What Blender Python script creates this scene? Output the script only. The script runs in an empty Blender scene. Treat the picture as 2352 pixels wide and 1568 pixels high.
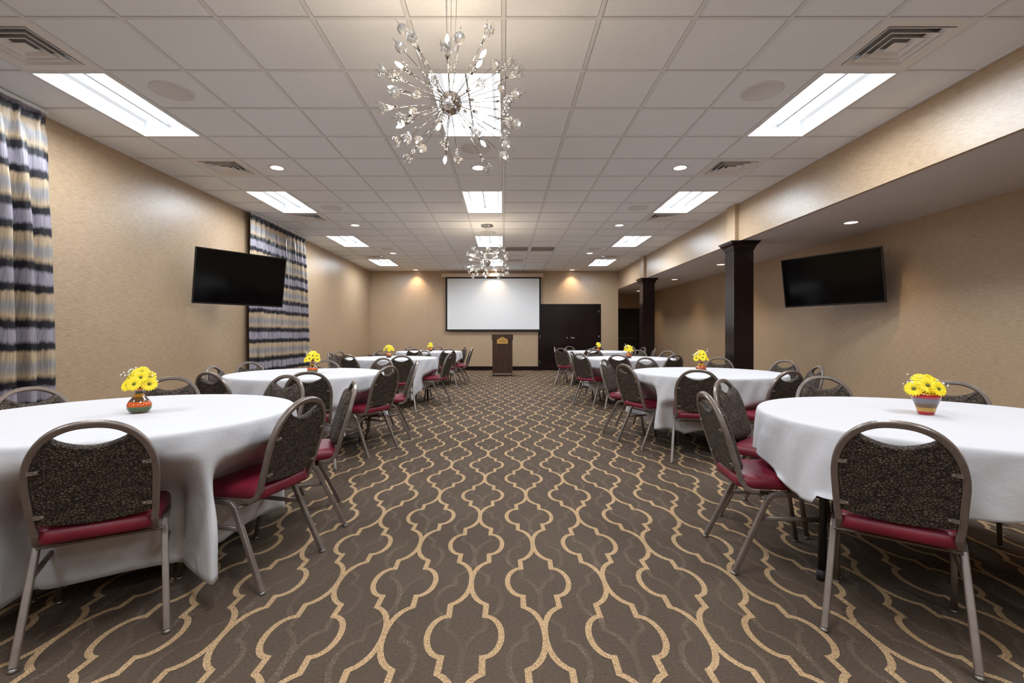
import bpy, math, random
from mathutils import Vector, Matrix
C = bpy.context.scene.collection
PI = math.pi
W, H, F = 2352, 1568, 1100.0
VX, VY, EYE = 1157.0, 768.0, 1.13          # vanishing point of the long walls, eye height
CEIL, SOF = 3.14, 2.567                      # main ceiling, alcove ceiling
XL, XR, XA, YB, YE, YF = -4.23, 3.62, 5.1, 15.15, 17.1, -3.2
G = 0.61                                     # ceiling tile
# ---------------------------------------------------------------- camera, world, exposure
cam = bpy.data.cameras.new('camera'); co = bpy.data.objects.new('camera', cam); C.objects.link(co)
cam.sensor_width = 36; cam.lens = F / W * 36
cam.shift_x = (W / 2 - VX) / W; cam.shift_y = -(H / 2 - VY) / W
cam.clip_start = .05; cam.clip_end = 60
co.location = (0, 0, EYE); co.rotation_euler = (PI / 2, 0, 0)
S = bpy.context.scene; S.camera = co
wd = bpy.data.worlds.new('world'); S.world = wd; wd.use_nodes = True
wd.node_tree.nodes['Background'].inputs[0].default_value = (.02, .02, .02, 1)
wd.node_tree.nodes['Background'].inputs[1].default_value = 0.3
S.view_settings.view_transform = 'Standard'; S.view_settings.look = 'None'
S.view_settings.gamma = 1; S.view_settings.exposure = 0.38; S.view_settings.use_curve_mapping = False
S.cycles.caustics_refractive = False; S.cycles.caustics_reflective = False
S.cycles.max_bounces = 9; S.cycles.diffuse_bounces = 6; S.cycles.glossy_bounces = 3
S.cycles.transmission_bounces = 6; S.cycles.transparent_max_bounces = 12; S.cycles.sample_clamp_indirect = 4
LENS, TROF, HALO = 3.2, 35.0, 55.0            # troffer lens glow, troffer watts, downlight watts
BULB, CAN = 140.0, 9.0                      # chandelier bulbs, downlight disc

# ---------------------------------------------------------------- helpers
class MB:
    def __init__(s): s.v = []; s.f = []; s.m = []; s.sm = []
    def add(s, vs, fs, mi=0, smooth=False):
        b = len(s.v); s.v += [tuple(v) for v in vs]
        for f in fs: s.f.append([i + b for i in f]); s.m.append(mi); s.sm.append(smooth)
        return s
    def box(s, x0, x1, y0, y1, z0, z1, mi=0, M=None):
        vs = [Vector((x, y, z)) for z in (z0, z1) for y in (y0, y1) for x in (x0, x1)]
        if M: vs = [M @ v for v in vs]
        return s.add(vs, [(0, 2, 3, 1), (4, 5, 7, 6), (0, 1, 5, 4), (2, 6, 7, 3), (0, 4, 6, 2), (1, 3, 7, 5)], mi)
    def quad(s, a, b, c, d, mi=0): return s.add([a, b, c, d], [(0, 1, 2, 3)], mi)
    def sweep(s, pts, w, h=None, n=8, side=None, mi=0, power=None, closed=False, smooth=True, taper=None):
        # tube along pts; side = fixed lateral axis for flat sections (rounded-rectangle when power set)
        h = h or w; pts = [Vector(p) for p in pts]; N = len(pts); rings = []
        up0 = None
        for i, p in enumerate(pts):
            a = pts[i - 1] if i else (pts[-1] if closed else p); b = pts[i + 1] if i < N - 1 else (pts[0] if closed else p)
            t = (b - a).normalized()
            if side is not None:
                l = Vector(side); l = (l - t * l.dot(t)).normalized()
            else:
                if up0 is None:
                    up0 = Vector((0, 0, 1)) if abs(t.z) < .9 else Vector((1, 0, 0))
                l = (up0 - t * up0.dot(t)).normalized(); up0 = l
            u = t.cross(l); k = taper(i / (N - 1)) if taper else 1
            r = []
            for j in range(n):
                an = 2 * PI * (j + .5) / n; cs, sn = math.cos(an), math.sin(an)
                if power:
                    cs = math.copysign(abs(cs) ** power, cs); sn = math.copysign(abs(sn) ** power, sn)
                r.append(p + l * cs * w / 2 * k + u * sn * h / 2 * k)
            rings.append(r)
        vs = [v for r in rings for v in r]; fs = []
        for i in range(N if closed else N - 1):
            i2 = (i + 1) % N
            for j in range(n):
                j2 = (j + 1) % n; fs.append((i * n + j, i * n + j2, i2 * n + j2, i2 * n + j))
        s.add(vs, fs, mi, smooth)
        if not closed:
            b = len(s.v) - len(vs)
            s.f += [[b + j for j in range(n)][::-1], [b + (N - 1) * n + j for j in range(n)]]; s.m += [mi, mi]; s.sm += [False, False]
        return s
    def lathe(s, prof, n=24, c=(0, 0, 0), M=None, mi=0, smooth=True, caps=True):
        vs = []; fs = []
        for r, z in prof:
            for j in range(n):
                a = 2 * PI * j / n; v = Vector((r * math.cos(a), r * math.sin(a), z)); v = (M @ v if M else v) + Vector(c); vs.append(v)
        for i in range(len(prof) - 1):
            for j in range(n):
                j2 = (j + 1) % n; fs.append((i * n + j, i * n + j2, (i + 1) * n + j2, (i + 1) * n + j))
        s.add(vs, fs, mi, smooth)
        b = len(s.v) - len(vs)
        for k, o in ((0, -1), (len(prof) - 1, 1)):
            if caps and prof[k][0] > 1e-6: s.f.append([b + k * n + j for j in range(n)][::o]); s.m.append(mi); s.sm.append(False)
        return s
    def ball(s, c, r, n=8, mi=0, smooth=True, sz=1, M=None):
        pr = [(max(r * math.sin(PI * i / n), 1e-5), -r * sz * math.cos(PI * i / n)) for i in range(n + 1)]
        return s.lathe(pr, n + 2, c, M, mi, smooth)
    def ico(s, c, r, mi=0):
        t = (1 + 5 ** .5) / 2
        vs = [(-1, t, 0), (1, t, 0), (-1, -t, 0), (1, -t, 0), (0, -1, t), (0, 1, t), (0, -1, -t), (0, 1, -t), (t, 0, -1), (t, 0, 1), (-t, 0, -1), (-t, 0, 1)]
        fs = [(0, 11, 5), (0, 5, 1), (0, 1, 7), (0, 7, 10), (0, 10, 11), (1, 5, 9), (5, 11, 4), (11, 10, 2), (10, 7, 6), (7, 1, 8), (3, 9, 4), (3, 4, 2), (3, 2, 6), (3, 6, 8), (3, 8, 9), (4, 9, 5), (2, 4, 11), (6, 2, 10), (8, 6, 7), (9, 8, 1)]
        k = r / math.sqrt(1 + t * t)
        return s.add([Vector(v) * k + Vector(c) for v in vs], fs, mi)
    def mesh(s, name, mats):
        me = bpy.data.meshes.new(name); me.from_pydata(s.v, [], s.f)
        for m in (mats if isinstance(mats, (list, tuple)) else [mats]): me.materials.append(m)
        me.polygons.foreach_set('material_index', s.m); me.polygons.foreach_set('use_smooth', s.sm); me.update()
        return me
    def build(s, name, mats, parent=None, loc=None):
        o = bpy.data.objects.new(name, s.mesh(name, mats)); C.objects.link(o)
        if parent: o.parent = parent
        if loc: o.location = loc
        return o

def tag(o, label, cat, group=None):
    o['label'] = label; o['category'] = cat
    if group: o['group'] = group
    return o
def thing(name, label, cat, loc=(0, 0, 0), rz=0, group=None):
    o = bpy.data.objects.new(name, None); C.objects.link(o); o.location = loc; o.rotation_euler = (0, 0, rz)
    o.empty_display_size = .1
    return tag(o, label, cat, group)
def struct(o): o['kind'] = 'structure'; return o
def copy_tree(o, parent=None):
    c = o.copy(); C.objects.link(c); c.parent = parent
    for ch in KIDS.get(o.name, []): copy_tree(ch, c)
    return c
KIDS = {}
def index_kids(o):
    KIDS[o.name] = list(o.children)
    for ch in o.children: index_kids(ch)
def dup(o, loc, rz, label, group=None):
    c = copy_tree(o); c.location = loc; c.rotation_euler = (0, 0, rz); c['label'] = label
    if group: c['group'] = group
    return c

# ---------------------------------------------------------------- materials
def s2l(*c): return tuple(((x / 255 + .055) / 1.055) ** 2.4 if x > 10 else x / 255 / 12.92 for x in c) + (1,)
def mat(name, col=(.5, .5, .5, 1), rough=.5, metal=0, spec=.5, emit=None, es=0, coat=0):
    m = bpy.data.materials.new(name); m.use_nodes = True; b = m.node_tree.nodes['Principled BSDF']
    b.inputs['Base Color'].default_value = col; b.inputs['Roughness'].default_value = rough
    b.inputs['Metallic'].default_value = metal; b.inputs['Specular IOR Level'].default_value = spec
    b.inputs['Coat Weight'].default_value = coat
    if emit: b.inputs['Emission Color'].default_value = emit; b.inputs['Emission Strength'].default_value = es
    return m
class NT:
    def __init__(s, m): s.t = m.node_tree; s.b = s.t.nodes['Principled BSDF']
    def n(s, typ, **kw):
        o = s.t.nodes.new(typ)
        for k, v in kw.items():
            if hasattr(o, k): setattr(o, k, v)
        return o
    def l(s, a, b): s.t.links.new(a, b)
    def coord(s, scale=(1, 1, 1), rot=(0, 0, 0)):
        c = s.n('ShaderNodeTexCoord'); m = s.n('ShaderNodeMapping'); m.inputs['Scale'].default_value = scale; m.inputs['Rotation'].default_value = rot
        s.l(c.outputs['Object'], m.inputs[0]); return m.outputs[0]
    def noise(s, vec, scale, detail=2, rough=.5):
        o = s.n('ShaderNodeTexNoise'); o.inputs['Scale'].default_value = scale; o.inputs['Detail'].default_value = detail
        o.inputs['Roughness'].default_value = rough; s.l(vec, o.inputs['Vector']); return o.outputs['Fac']
    def ramp(s, fac, stops, interp='LINEAR'):
        o = s.n('ShaderNodeValToRGB'); o.color_ramp.interpolation = interp; e = o.color_ramp.elements
        while len(e) < len(stops): e.new(.5)
        for el, (p, c) in zip(e, stops): el.position = p; el.color = c if len(c) == 4 else tuple(c) + (1,)
        s.l(fac, o.inputs[0]); return o.outputs[0]
    def math(s, op, a, b=None, c=None):
        o = s.n('ShaderNodeMath'); o.operation = op
        for i, x in enumerate((a, b, c)):
            if x is None: continue
            if isinstance(x, (int, float)): o.inputs[i].default_value = x
            else: s.l(x, o.inputs[i])
        return o.outputs[0]
    def mix(s, fac, a, b, mode='MIX'):
        o = s.n('ShaderNodeMix'); o.data_type = 'RGBA'; o.blend_type = mode
        for k, x in ((0, fac), (6, a), (7, b)):
            if isinstance(x, (int, float)): o.inputs[k].default_value = x
            elif isinstance(x, tuple): o.inputs[k].default_value = x
            else: s.l(x, o.inputs[k])
        return o.outputs[2]
    def bump(s, h, strength, dist=.01):
        o = s.n('ShaderNodeBump'); o.inputs['Strength'].default_value = strength; o.inputs['Distance'].default_value = dist
        s.l(h, o.inputs['Height']); s.l(o.outputs[0], s.b.inputs['Normal'])

def wallpaper(name, ax):
    m = mat(name, rough=.33, spec=.9); t = NT(m)
    sc = (60, 13, 300) if ax == 'y' else (13, 60, 300)
    v = t.coord(sc); n1 = t.noise(v, 1, 3, .6)
    v2 = t.coord(); n2 = t.noise(v2, 1.4, 2)
    v3 = t.coord((8, 220, 12) if ax == 'x' else (220, 8, 12)); n3 = t.noise(t.coord((70, 70, 14)), 1, 2)
    c1 = t.ramp(n1, [(.3, s2l(148, 122, 94)), (.7, s2l(200, 175, 146))])
    c2 = t.mix(.25, c1, t.ramp(n2, [(.3, s2l(164, 138, 108)), (.7, s2l(188, 160, 128))]))
    t.l(c2, t.b.inputs['Base Color']); t.bump(t.math('ADD', n1, t.math('MULTIPLY', n3, .5)), .35, .003)
    return m
def make_mats():
    M = {}
    M['wall_x'] = wallpaper('grasscloth_side', 'y'); M['wall_y'] = wallpaper('grasscloth_end', 'x')
    m = mat('carpet_brown', rough=.95, spec=.1); t = NT(m); v = t.coord()
    a = t.noise(v, 420, 2, .7); b = t.noise(v, 90, 3, .6); c = t.noise(v, 1.1, 3)
    col = t.ramp(a, [(.3, s2l(64, 54, 46)), (.7, s2l(93, 80, 70))])
    col = t.mix(.35, col, t.ramp(b, [(.35, s2l(55, 45, 38)), (.65, s2l(98, 85, 74))]))
    col = t.mix(.3, col, t.ramp(c, [(.35, s2l(74, 62, 53)), (.65, s2l(94, 82, 71))]))
    t.l(col, t.b.inputs['Base Color']); t.bump(a, .5, .004); M['carpet'] = m
    m = mat('carpet_tan_yarn', rough=.95, spec=.1); t = NT(m); v = t.coord((1, .45, 1))
    vo = t.n('ShaderNodeTexVoronoi'); vo.inputs['Scale'].default_value = 330; t.l(v, vo.inputs['Vector'])
    col = t.ramp(vo.outputs['Distance'], [(.1, s2l(200, 172, 134)), (.75, s2l(132, 106, 79))])
    t.l(col, t.b.inputs['Base Color']); t.bump(vo.outputs['Distance'], .5, -.003); M['tan'] = m
    m = mat('carpet_flecked_yarn', rough=.95, spec=.1); t = NT(m); v = t.coord((1, .45, 1))
    a = t.noise(v, 380, 2, .7); b = t.noise(v, 9, 2)
    f = t.math('MULTIPLY', t.ramp(a, [(.56, (0, 0, 0)), (.66, (1, 1, 1))]), t.ramp(b, [(.35, (.15, .15, .15)), (.6, (1, 1, 1))]))
    t.l(t.mix(t.math('MULTIPLY', f, .8), s2l(82, 70, 61), s2l(160, 144, 122)), t.b.inputs['Base Color']); M['fleck'] = m
    m = mat('ceiling_tile', rough=.9, spec=.2); t = NT(m); v = t.coord()
    sp = t.n('ShaderNodeSeparateXYZ'); t.l(v, sp.inputs[0]); fs = []
    for k in (0, 1):
        fr = t.math('PINGPONG', sp.outputs[k], G / 2)
        fs.append(t.math('MULTIPLY', t.math('GREATER_THAN', fr, .0119), t.math('LESS_THAN', fr, .0165)))
    g = t.math('MINIMUM', t.math('ADD', fs[0], fs[1]), 1)
    n1 = t.noise(v, 140, 2, .7)
    col = t.ramp(n1, [(.3, s2l(236, 241, 248)), (.7, s2l(248, 251, 255))])
    t.l(t.mix(g, col, s2l(176, 173, 172)), t.b.inputs['Base Color']); t.bump(n1, .15, .002); M['tile'] = m
    M['tee'] = mat('ceiling_tee_paint', s2l(228, 231, 235), .5)
    M['drywall'] = mat('painted_drywall', s2l(222, 218, 220), .85, spec=.2)
    M['vent'] = mat('vent_white_paint', s2l(238, 236, 235), .45)
    M['ventdark'] = mat('vent_inside', s2l(140, 137, 135), .7)
    M['speaker'] = mat('speaker_grille', s2l(226, 226, 228), .7)
    m = mat('return_grille', s2l(212, 208, 205), .7); M['grille'] = m
    M['lens'] = mat('troffer_lens', (.9, .9, .9, 1), .6, emit=(.90, .955, 1.0, 1), es=LENS)
    M['refl'] = mat('troffer_reflector', (.88, .9, .92, 1), .5)
    M['rod'] = mat('troffer_rod', (.35, .35, .36, 1), .5)
    M['can'] = mat('downlight_reflector', (.8, .76, .7, 1), .3)
    M['ring'] = mat('downlight_trim', s2l(205, 200, 195), .4)
    M['lamp'] = mat('downlight_lamp', (1, .9, .75, 1), .5, emit=(1, .90, .78, 1), es=CAN)
    m = mat('dark_wood', rough=.2, spec=.32, coat=.05); t = NT(m); v = t.coord((9, 9, .8)); a = t.noise(v, 3, 4, .6)
    t.l(t.ramp(a, [(.3, (.006, .0025, .003, 1)), (.7, (.014, .006, .0065, 1))]), t.b.inputs['Base Color']); M['wood'] = m
    m = mat('walnut_wood', rough=.35); t = NT(m); v = t.coord((14, 14, .9)); a = t.noise(v, 2.4, 5, .65)
    t.l(t.ramp(a, [(.25, (.016, .006, .003, 1)), (.5, (.042, .016, .008, 1)), (.75, (.085, .034, .016, 1))]), t.b.inputs['Base Color']); M['walnut'] = m
    M['black'] = mat('black_plastic', (.012, .011, .012, 1), .3); M['rubber'] = mat('black_rubber', (.015, .014, .014, 1), .6)
    M['glass_black'] = mat('dark_screen_glass', (.002, .002, .0025, 1), .1, spec=.2)
    M['screen'] = mat('projection_fabric', (.80, .81, .83, 1), .8); M['screenblack'] = mat('screen_black_border', (.006, .005, .006, 1), .8)
    M['beige'] = mat('screen_housing_paint', s2l(232, 212, 196), .5)
    M['chrome'] = mat('chrome', (.62, .60, .60, 1), .12, metal=1); M['brass'] = mat('brass', (.75, .52, .26, 1), .25, metal=1)
    M['glide'] = mat('worn_steel', (.22, .2, .18, 1), .45, metal=.8); M['nickel'] = mat('nickel', (.7, .66, .6, 1), .3, metal=1)
    m = mat('linen', (.545, .545, .575, 1), .75, spec=.25); t = NT(m); v = t.coord(); a = t.noise(v, 7, 4, .6)
    b = t.noise(t.coord((500, 500, 500)), 1, 1); t.bump(t.math('ADD', a, t.math('MULTIPLY', b, .02)), .3, .02); M['linen'] = m
    m = mat('taupe_metal_paint', (.2, .16, .135, 1), .32, metal=.3, spec=.6); t = NT(m); a = t.noise(t.coord(), 14, 3, .6)
    t.l(t.ramp(a, [(.3, (.15, .12, .104, 1)), (.72, (.205, .166, .145, 1))]), t.b.inputs['Base Color']); M['frame'] = m
    m = mat('burgundy_vinyl', (.165, .008, .024, 1), .42); t = NT(m); a = t.noise(t.coord(), 160, 2); t.bump(a, .15, .002)
    b = t.noise(t.coord(), 8, 2); t.l(t.ramp(b, [(.3, (.14, .0065, .02, 1)), (.7, (.19, .010, .028, 1))]), t.b.inputs['Base Color']); M['vinyl'] = m
    m = mat('pebble_fabric', rough=.8, spec=.3); t = NT(m)
    v = t.coord(); nz = t.n('ShaderNodeTexNoise'); nz.inputs['Scale'].default_value = 60; t.l(v, nz.inputs['Vector'])
    mx = t.n('ShaderNodeMix'); mx.data_type = 'VECTOR'; mx.inputs[0].default_value = .006
    t.l(v, mx.inputs[4]); t.l(nz.outputs['Color'], mx.inputs[5])
    vo = t.n('ShaderNodeTexVoronoi'); vo.feature = 'DISTANCE_TO_EDGE'; vo.inputs['Scale'].default_value = 105
    mp = t.n('ShaderNodeMapping'); mp.inputs['Scale'].default_value = (1, .85, 1.25); t.l(mx.outputs[1], mp.inputs[0]); t.l(mp.outputs[0], vo.inputs['Vector'])
    vc = t.n('ShaderNodeTexVoronoi'); vc.inputs['Scale'].default_value = 105; t.l(mp.outputs[0], vc.inputs['Vector'])
    peb = t.ramp(t.noise(mp.outputs[0], 40, 1), [(.35, (.08, .060, .043, 1)), (.65, (.155, .122, .092, 1))])
    t.l(t.mix(t.ramp(vo.outputs['Distance'], [(.08, (0, 0, 0)), (.25, (1, 1, 1))]), (.017, .010, .009, 1), peb), t.b.inputs['Base Color'])
    t.bump(vo.outputs['Distance'], .35, .01); M['pebble'] = m
    # curtain: horizontal woven bands that belong to the cloth
    m = mat('banded_curtain_cloth', rough=.38, spec=.5); t = NT(m); v = t.coord(); sp = t.n('ShaderNodeSeparateXYZ'); t.l(v, sp.inputs[0])
    wob = t.noise(t.coord((1, 9, 3)), 1, 2); wob2 = t.noise(t.coord((40, 40, 9)), 1, 2)
    z = t.math('ADD', sp.outputs[2], t.math('ADD', t.math('MULTIPLY', t.math('SUBTRACT', wob, .5), .05), t.math('MULTIPLY', t.math('SUBTRACT', wob2, .5), .045)))
    fr = t.math('FRACT', t.math('DIVIDE', z, .505))
    blk, lav, bei, gry = (.012, .012, .018, 1), s2l(158, 152, 164), s2l(190, 168, 140), s2l(150, 147, 148)
    band = t.ramp(fr, [(0, blk), (.07, blk), (.13, lav), (.30, lav), (.36, blk), (.45, blk), (.54, bei), (.66, gry), (.74, gry), (.84, bei), (.93, bei), (.985, blk)])
    rib = t.noise(t.coord((1, 170, 4)), 1, 1)
    band = t.mix(t.ramp(rib, [(.5, (0, 0, 0)), (.62, (.5, .5, .5))]), band, t.mix(.6, band, (.02, .02, .03, 1)))
    t.l(band, t.b.inputs['Base Color']); t.bump(rib, .4, .004); M['curtain'] = m
    def bands(name, h, stops):
        m = mat(name, rough=.08, coat=.6); t = NT(m); sp = t.n('ShaderNodeSeparateXYZ'); t.l(t.coord(), sp.inputs[0])
        w = t.noise(t.coord((10, 10, 10)), 2, 2)
        f = t.math('ADD', t.math('DIVIDE', sp.outputs[2], h), t.math('MULTIPLY', t.math('SUBTRACT', w, .5), .03))
        t.l(t.ramp(f, stops, 'CONSTANT'), t.b.inputs['Base Color']); return m
    og, gr, am, br, dg = (.55, .09, .015, 1), (.05, .09, .025, 1), (.5, .2, .02, 1), (.10, .05, .025, 1), (.02, .04, .015, 1)
    M['vase_a'] = bands('orange_green_vase_glaze', .122, [(0, (.2, .04, .01, 1)), (.06, gr), (.27, og), (.46, br), (.66, am), (.78, dg), (.9, (.6, .16, .07, 1))])
    M['vase_b'] = bands('amber_vase_glaze', .122, [(0, dg), (.12, (.10, .03, .01, 1)), (.3, (.45, .08, .02, 1)), (.55, (.5, .22, .03, 1)), (.75, (.16, .05, .015, 1)), (.9, (.55, .2, .07, 1))])
    M['vase_c'] = bands('red_gold_blue_vase_glaze', .115, [(0, (.42, .005, .02, 1)), (.13, (.5, .28, .04, 1)), (.30, (.14, .075, .03, 1)), (.48, (.17, .155, .19, 1)), (.70, (.4, .005, .015, 1)), (.86, (.55, .27, .02, 1))])
    M['petal'] = mat('yellow_petal', (.86, .68, .012, 1), .6); M['eye'] = mat('flower_centre', (.12, .13, .02, 1), .8)
    M['white_petal'] = mat('white_blossom', (.85, .85, .78, 1), .7); M['stem'] = mat('green_stem', (.06, .12, .03, 1), .6)
    m = mat('crystal', (1, 1, 1, 1), .0); b = m.node_tree.nodes['Principled BSDF']; b.inputs['Transmission Weight'].default_value = .8; b.inputs['IOR'].default_value = 1.5
    M['crystal'] = m
    M['bulb'] = mat('lit_bulb', (1, .85, .6, 1), .3, emit=(1, .80, .58, 1), es=BULB)
    M['plaque'] = mat('gold_plaque', (.72, .44, .14, 1), .3, metal=.7); M['ink'] = mat('plaque_ink', (.05, .025, .008, 1), .6)
    M['cord'] = mat('white_cord', (.8, .8, .78, 1), .5)
    return M
M = make_mats()

# ---------------------------------------------------------------- the room
def medallion_half(cx, cy, sx):
    p = [(0, .3925), (.0008, .362), (.0035, .335), (.0095, .303), (.020, .272), (.036, .241), (.054, .2195), (.0745, .205), (.0725, .122)]
    for k in range(1, 8):
        a = PI / 2 - k * PI / 16
        p.append((.072 + .067 * math.cos(a), .122 * math.sin(a) ** 1.0))
    q = p + [(.139, 0)] + [(x, -y) for x, y in reversed(p)]
    return [(cx + sx * x, cy + y) for x, y in q]
def ribbon(mb, pts, w, z, mi, cx, sx):
    n = len(pts); L = []; R = []
    for i in range(n):
        def nrm(a, b):
            dx, dy = b[0] - a[0], b[1] - a[1]; l = math.hypot(dx, dy) or 1; return (-dy / l, dx / l)
        n1 = nrm(pts[i - 1], pts[i]) if i else None; n2 = nrm(pts[i], pts[i + 1]) if i < n - 1 else None
        n1 = n1 or n2; n2 = n2 or n1
        mx, my = n1[0] + n2[0], n1[1] + n2[1]; l = math.hypot(mx, my) or 1; mx /= l; my /= l
        k = w / 2 / max(.55, mx * n1[0] + my * n1[1])
        L.append((pts[i][0] + mx * k, pts[i][1] + my * k, z)); R.append((pts[i][0] - mx * k, pts[i][1] - my * k, z))
    vs = [(cx + sx * max((x - cx) * sx, 0), y, z_) for x, y, z_ in L + R]
    if pts[0][0] > pts[n // 2][0]: fs = [(i + 1, i, n + i, n + i + 1) for i in range(n - 1)]
    else: fs = [(i, i + 1, n + i + 1, n + i) for i in range(n - 1)]
    mb.add(vs, fs, mi)
fl = MB()
fl.box(XL - .1, XA + .1, YF - .1, YE + .1, -.1, 0, 0)
PX, PY, X0, Y0 = .3035, .785, .156, 2.19
for layer, (dy, z, mi, w) in enumerate(((0, .0012, 1, .0235), (.24, .0006, 2, .021))):
    for i in range(-15, 17):
        cx = X0 + i * PX; off = PY / 2 if i % 2 else 0
        if not (XL + .15 < cx < XA - .15): continue
        for j in range(-5, 20):
            cy = Y0 + off + dy + j * PY
            if cy + .4 > YE or (cy + .4 > YB and cx < XR + .2): continue
            for sx in (1, -1): ribbon(fl, medallion_half(cx, cy, sx), w, z, mi, cx, sx)
struct(fl.build('floor', [M['carpet'], M['tan'], M['fleck']]))
T = .12
struct(MB().box(XL - T, XL, YF, YB + T, 0, CEIL + .3).build('wall_left', M['wall_x']))
struct(MB().box(XA, XA + T, YF, YE + T, 0, SOF + .01).build('wall_right', M['wall_x']))
DX0, DX1, DZ = 1.088, 3.07, 2.094
w = MB(); w.box(XL, DX0, YB, YB + T, 0, CEIL + .3); w.box(DX0, DX1, YB, YB + T, DZ, CEIL + .3); w.box(DX1, XR, YB, YB + T, 0, CEIL + .3)
struct(w.build('wall_back', M['wall_y']))
struct(MB().box(XR - T, XR, YB + T, YE, 0, SOF).build('wall_corridor', M['wall_x']))
D2 = (3.86, 4.84, 2.06)
w = MB(); w.box(XR - T, D2[0], YE, YE + T, 0, SOF); w.box(D2[0], D2[1], YE, YE + T, D2[2], SOF); w.box(D2[1], XA, YE, YE + T, 0, SOF)
struct(w.build('wall_corridor_end', M['wall_y']))
struct(MB().box(XL, XA, YF - T, YF, 0, CEIL + .3).build('wall_front', M['wall_y']))
struct(MB().box(XR, XR + .04, YF, YB + .005, SOF - .0005, CEIL + .3).build('wall_soffit', M['wall_x']))
# alcove ceiling with round openings
holes = [(4.46, y) for y in (-.45, 2.85, 6.15, 9.84, 12.5, 15.8)]
def holed(mb, x0, x1, y0, y1, cx, cy, r, z, mi=0, n=24):
    sq = []; ci = []
    for k in range(n):
        a = 2 * PI * k / n + PI / 4; c, s_ = math.cos(a), math.sin(a); m_ = max(abs(c), abs(s_))
        sx, sy = c / m_, s_ / m_
        sq.append(((x0 + x1) / 2 + sx * (x1 - x0) / 2, (y0 + y1) / 2 + sy * (y1 - y0) / 2, z)); ci.append((cx + r * c, cy + r * s_, z))
    mb.add(sq + ci, [(k, n + k, n + (k + 1) % n, (k + 1) % n) for k in range(n)], mi)
ac = MB(); ys = [YF] ; a0, a1 = 4.31, 4.61
ac.box(XR + .04, a0, YF, YE, SOF, SOF + .012); ac.box(XR, XR + .04, YB + .005, YE, SOF, SOF + .012); ac.box(a1, XA, YF, YE, SOF, SOF + .012)
py_ = YF
for hx, hy in holes:
    ac.quad((a0, py_, SOF), (a0, hy - .15, SOF), (a1, hy - .15, SOF), (a1, py_, SOF)); py_ = hy + .15
    holed(ac, a0, a1, hy - .15, hy + .15, hx, hy, .075, SOF)
ac.quad((a0, py_, SOF), (a0, YE, SOF), (a1, YE, SOF), (a1, py_, SOF))
struct(ac.build('ceiling_alcove', M['drywall']))
# main ceiling: tiles cell by cell, tees between
COLS = (-6, -1, 4); TROWS = (-9, -4, 1, 6, 11, 16, 21)
troff = {}
for c in COLS:
    for r in TROWS: troff[(c, r)] = 1; troff[(c, r + 1)] = 2
vents = [(c, r) for r in (5, 9, 13, 20) for c in (-6, 4)] + [(0, 21)]
grilles = [(0, 18), (1, 18)]
downs = [(c, r) for r in (-1, 4, 9, 14, 19, 24) for c in (-5, -1, 3) if not (c == -1 and r in (4, 14))]
speaks = [(c, r) for r in (6, 12, 18) for c in (-5, 3)] + [(-1, 8), (-1, 15)]
ce = MB(); te = MB(); ZT = CEIL + .006
ix0, ix1, iy0, iy1 = -7, 5, -6, 24
skip = set(troff) | set(vents) | set(grilles)
for i in range(ix0, ix1 + 1):
    for j in range(iy0, iy1 + 1):
        x0, x1, y0, y1 = max(i * G, XL), min((i + 1) * G, XR), max(j * G, YF), min((j + 1) * G, YB)
        if x1 <= x0 or y1 <= y0 or (i, j) in skip: continue
        if (i, j) in downs: holed(ce, x0, x1, y0, y1, (i + .5) * G, (j + .5) * G, .078, ZT)
        else: ce.quad((x0, y0, ZT), (x0, y1, ZT), (x1, y1, ZT), (x1, y0, ZT))
ce.box(XL, XR, YF, YB, CEIL + .28, CEIL + .3)
for i in range(ix0, ix1 + 2):
    for j in range(iy0, iy1 + 1):
        y0, y1 = max(j * G, YF), min((j + 1) * G, YB); x = i * G
        if XL < x < XR and y1 > y0: te.box(x - .012, x + .012, y0, y1, CEIL, CEIL + .02)
for j in range(iy0, iy1 + 2):
    for i in range(ix0, ix1 + 1):
        x0, x1 = max(i * G, XL), min((i + 1) * G, XR); y = j * G
        if not (YF < y < YB) or x1 <= x0 or troff.get((i, j)) == 2: continue
        te.box(x0, x1, y - .012, y + .012, CEIL + .0004, CEIL + .02)
te.box(XL, XL + .022, YF, YB, CEIL - .001, CEIL + .02); te.box(XR - .022, XR, YF, YB, CEIL - .001, CEIL + .02); te.box(XL, XR, YB - .022, YB, CEIL - .001, CEIL + .02)
struct(ce.build('ceiling', M['tile'])); struct(te.build('trim_1', M['tee']))
# baseboards
bh = .125
struct(MB().box(XL + .0, XL + .015, YF, YB, 0, bh).box(XL + .0, XL + .02, YF, YB, 0, .02).build('baseboard_left', M['wood']))
struct(MB().box(XL + .02, DX0 - .001, YB - .015, YB, 0, bh).box(DX1 + .001, XR, YB - .015, YB, 0, bh).build('baseboard_back', M['wood']))
struct(MB().box(XA - .015, XA, YF, YE, 0, bh).build('baseboard_right', M['wood']))

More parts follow.
